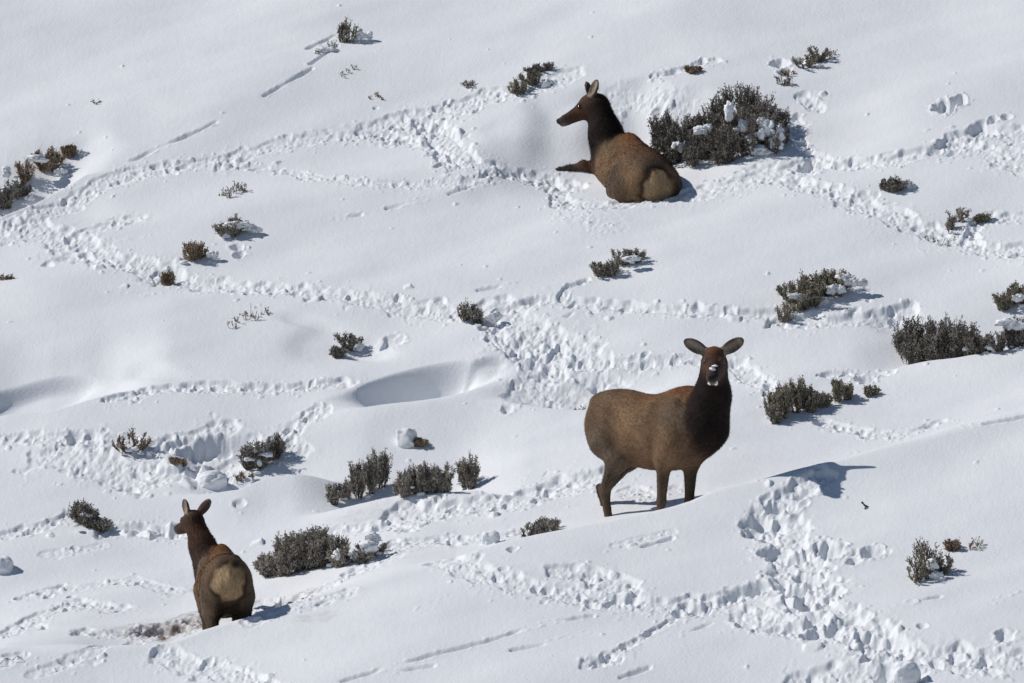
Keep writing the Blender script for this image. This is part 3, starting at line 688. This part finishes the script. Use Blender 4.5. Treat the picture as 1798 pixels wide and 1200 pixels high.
    # winter coat: short hairs lying back along the body, longer on the neck
    rs = np.random.RandomState(seed); k = rs.choice(len(V), 26000)
    for c, M, ln in ears: k = k[np.linalg.norm(V[k] - c, axis=1) > ln * .62]
    k = k; B = V[k] * scale; NN = N[k]
    flow = np.array([-.75, 0, -.65])[None, :] + rs.randn(len(k), 3) * .22
    flow = flow - (flow * NN).sum(1, keepdims=True) * NN; flow /= np.linalg.norm(flow, axis=1, keepdims=True) + 1e-6
    hd = np.linalg.norm(V[k] - H(.17, 0, -.05), axis=1)
    leng = np.where(hd < .24, .009, .024) * rs.uniform(.6, 1.3, len(k)); leng = np.where(C[k].sum(1) < .16, leng * 1.5, leng) * np.where(hd < .26, .6, 1) * scale
    leng = np.where(V[k][:, 2] < .55, leng * .5, leng) if prims[0]['c'][2] > .6 else leng
    T = (flow * .93 + NN * .30) * leng[:, None]; S_ = np.cross(flow, NN) * .0022
    HV = np.stack([B - S_ - NN * .001, B + S_ - NN * .001, B + T], 1).reshape(-1, 3); HF = np.arange(len(HV)).reshape(-1, 3)
    mesh_obj('coat_hair', HV, HF, FUR, root, cols=np.repeat(C[k] * rs.uniform(.85, 1.2, (len(k), 1)), 3, 0))
    for s in (1, -1):
        Vi, Fi = ICO2; c = H(.132, .068 * s, -.006) * scale
        mesh_obj('eye', Vi * .016 * scale + c, Fi, EYE, root, smooth=True)
    if snowy:
        Vs, Fs = join([blob(H(.31, .0, -.008) * scale, (.024, .020, .014), 3, .5), blob(H(.26, .012, .004) * scale, (.026, .014, .009), 4, .5), blob(H(.365, .026, -.098) * scale, (.015, .014, .020), 5, .5), blob(H(.36, -.022, -.10) * scale, (.015, .012, .016), 6, .5), blob(H(.29, -.014, -.006) * scale, (.018, .009, .009), 9, .4)])
        mesh_obj('snow_on_muzzle', Vs, Fs, SNOW2, root, smooth=True)
    return root, H

FUR, t_, b_ = new_mat('elk_coat')
N_ = t_.nodes.new; K_ = t_.links.new
at_ = N_('ShaderNodeVertexColor'); at_.layer_name = 'Col'
tc_ = N_('ShaderNodeTexCoord'); mp_ = N_('ShaderNodeMapping'); mp_.inputs['Scale'].default_value = (22, 60, 22)
K_(tc_.outputs['Object'], mp_.inputs[0]); nn_ = N_('ShaderNodeTexNoise'); nn_.inputs['Scale'].default_value = 1.6; nn_.inputs['Detail'].default_value = 4
K_(mp_.outputs[0], nn_.inputs['Vector']); mr_ = N_('ShaderNodeMapRange'); mr_.inputs['From Min'].default_value = .3; mr_.inputs['From Max'].default_value = .7
mr_.inputs['To Min'].default_value = .82; mr_.inputs['To Max'].default_value = 1.18; K_(nn_.outputs['Fac'], mr_.inputs['Value'])
mm_ = N_('ShaderNodeMixRGB'); mm_.blend_type = 'MULTIPLY'; mm_.inputs[0].default_value = 1; K_(at_.outputs['Color'], mm_.inputs[1]); K_(mr_.outputs[0], mm_.inputs[2])
K_(mm_.outputs[0], b_.inputs['Base Color']); b_.inputs['Roughness'].default_value = .75; b_.inputs['Specular IOR Level'].default_value = .12
bp_ = N_('ShaderNodeBump'); bp_.inputs['Strength'].default_value = .5; bp_.inputs['Distance'].default_value = .01; K_(nn_.outputs['Fac'], bp_.inputs['Height']); K_(bp_.outputs[0], b_.inputs['Normal'])
EYE = plain('eye_dark', (.01, .008, .007), .12, .1, 5, .5)

def standing(fr=((0, 0), (0, 0)), hd=((0, 0, 0), (0, 0, 0)), deep=0.0):
    """fr / hd: how far each fore / hind leg's joints are set forward or back (left leg first)"""
    P = [el((.20, 0, 1.01), (.38, .195, .30), TAN, .15), el((-.06, 0, .985), (.44, .255, .262), TAN, .15), el((-.28, 0, 1.05), (.26, .225, .25), TAN, .12), el((-.46, 0, 1.085), (.30, .205, .222), TAN, .16),
         el((.33, 0, 1.23), (.25, .10, .15), BACK, .10), el((-.10, 0, 1.18), (.50, .10, .10), BACK, .09), el((-.50, 0, 1.25), (.22, .12, .08), (.12, .078, .05), .09),
         el((-.02, 0, .80), (.38, .14, .10), BELLY, .08), el((.39, 0, .98), (.18, .14, .22), (.06, .036, .026), .09), el((-.745, 0, 1.15), (.03, .028, .08), (.30, .2, .12), .03)]
    for s, f, g in ((1, fr[0], hd[0]), (-1, fr[1], hd[1])):
        P += [el((.30, .15 * s, 1.02), (.13, .085, .25), (.145, .098, .064), .045), rc((.30, .16 * s, .92), (.23 + f[0] * .3, .16 * s, .74), .12, .075, TAN, .07), rc((.23 + f[0] * .3, .16 * s, .76), (.27 + f[0], .14 * s, .43), .060, .037, LEG, .035),
              el((.27 + f[0], .14 * s, .43), (.039, .035, .052), DARKT, .02), rc((.27 + f[0], .14 * s, .43), (.265 + f[1], .135 * s, .14), .034, .027, LEG, .02), rc((.265 + f[1], .135 * s, .14), (.30 + f[1], .135 * s, .03), .032, .036, DARKT, .02),
              el((-.49, .125 * s, 1.01), (.18, .10, .23), (.112, .074, .048), .08), rc((-.45, .145 * s, .92), (-.37 + g[0], .150 * s, .76), .130, .088, (.135, .096, .066), .07), rc((-.38 + g[0], .155 * s, .78), (-.60 + g[1], .14 * s, .50), .084, .042, LEG, .05),
              rc((-.645 + g[1], .14 * s, .535), (-.60 + g[1], .14 * s, .47), .028, .038, LEG, .03), rc((-.605 + g[1], .14 * s, .50), (-.555 + g[2], .135 * s, .14), .040, .028, LEG, .02), rc((-.555 + g[2], .135 * s, .14), (-.52 + g[2], .135 * s, .03), .033, .036, DARKT, .02)]
    return P

# 1. the standing elk facing the camera
yc2 = float(fold_y(1.22))
def place(px, py, y): return ((px - 899) / 899 * (WID / 2 / DIST) * y, y, -(py - 600) / 899 * (WID / 2 / DIST) * y)
def neck2(H):
    a = np.array((.50, 0, 1.10)); b = H(-.02, 0, -.07)
    m = (a + b) / 2 + np.array((.03, 0, -.02))
    return [rc(a, m, .185, .138, NECK, .08), rc(m, b, .138, .108, NECK, .07), rc(a + (.07, 0, -.08), m + (.05, 0, -.02), .15, .10, NECK, .06), el(a + (.0, 0, -.12), (.14, .14, .16), NECK, .07), rc(H(-.01, 0, -.06), H(.05, 0, -.06), .08, .06, FACE, .05), rc(H(.10, 0, -.10), H(.04, 0, -.20), .055, .05, FACE, .05)]
build_elk('elk standing broadside with its face and both ears turned to the camera', place(1157, 971, yc2 + .90), -42, 0, 1.0, standing(((-.06, -.08), (-.12, -.17)), ((-.09, -.14, -.10), (.06, .13, .15))), (.67, -.08, 1.62), (-.06, -1, -.30),
          [((.82, -.10, .50), (.1, -1, .1), .185), ((-.84, -.10, .46), (-.1, -1, .1), .185)], 5, (-.74, 0, 1.08), (.1, .17, .22), snowy=True, neck=neck2, head_s=1.08)

# 2. the elk seen from behind, knee-deep at lower left
yc3 = float(fold_y(-2.3))
def neck3(H):
    a = np.array((.46, .09, 1.10)); b = H(-.02, 0, -.06); m = (a + b) / 2 + np.array((.02, 0, .0))
    return [rc(a, m, .175, .125, (.05, .03, .022), .08), rc(m, b, .125, .10, (.07, .034, .022), .07), rc(H(-.03, 0, -.02), H(.04, 0, -.05), .075, .065, NECK, .05)]
build_elk('elk seen from behind with its pale rump to the camera, knee-deep in snow', place(392, 1205, yc3 + .78), 96, 4, .82, standing(((0, 0), (0, 0)), ((0, .04, .06), (0, 0, 0))), (.78, .25, 1.60), (-.47, .86, -.15),
          [((-.22, .05, 1), (-.75, -.62, .1), .155), ((.62, .0, .80), (.3, .9, .1), .185)], 9, (-.70, .0, 1.10), (.1, .16, .20), neck=neck3)

# 3. the bedded elk, head in profile
def bedded():
    P = [el((.02, 0, .33), (.50, .30, .26), TAN, .10), el((.34, .03, .36), (.32, .24, .28), TAN, .10), el((-.42, 0, .33), (.32, .28, .235), TAN, .12), el((-.20, 0, .36), (.26, .28, .225), TAN, .12),
         el((.29, -.01, .575), (.21, .085, .125), BACK, .12), el((-.05, 0, .52), (.45, .12, .10), (.17, .085, .042), .12), el((-.45, 0, .485), (.24, .14, .08), (.06, .045, .035), .08),
         el((-.725, 0, .40), (.03, .028, .07), (.30, .2, .12), .03)]
    for s in (1, -1):
        P += [el((-.36, .21 * s, .27), (.25, .13, .21), (.100, .068, .046), .05),
              el((.40, .17 * s, .38), (.17, .09, .22), (.145, .100, .066), .05)]
    P += [rc((.42, .16, .28), (.50, .24, .30), .075, .058, BELLY, .05), rc((.50, .24, .33), (.53, .36, .385), .056, .046, BELLY, .03), rc((.53, .36, .375), (.58, .48, .345), .038, .030, LEG, .02), rc((.58, .48, .345), (.60, .58, .325), .031, .028, DARKT, .02),
          rc((.42, -.2, .2), (.62, -.24, .10), .07, .05, LEG, .05), rc((.62, -.24, .10), (.40, -.26, .05), .04, .03, LEG, .02), rc((-.5, .05, .10), (-.70, .03, .20), .05, .035, (.3, .16, .10), .03)]
    return P
def neck1(H):
    a = np.array((.44, .09, .42)); b = H(-.03, 0, -.07); m = (a + b) / 2 + np.array((.02, 0, 0))
    return [el((.47, .10, .36), (.14, .14, .16), NECK, .06), rc(a, m, .165, .145, NECK, .06), rc(m, b, .148, .108, NECK, .07), rc(a + (.06, .05, -.04), m + (.03, .03, -.02), .14, .10, NECK, .06), rc(H(-.02, 0, -.05), H(.06, 0, -.07), .085, .065, (.06, .034, .026), .05)]
E1 = px2w(1130, 347)[0]
y1 = E1[1] + .60
build_elk('elk lying in the snow beside the largest sagebrush, head raised in profile', place(1113, 376, y1), 103, 8, 1.0, bedded(), (.70, .25, .95), (-.89, .10, -.37),
          [((.36, -.1, 1), (-.60, -.80, .1), .18), ((-.36, .1, 1), (-.75, .55, .1), .165)], 3, (-.66, -.06, .30), (.1, .155, .18), neck=neck1, head_s=.95)
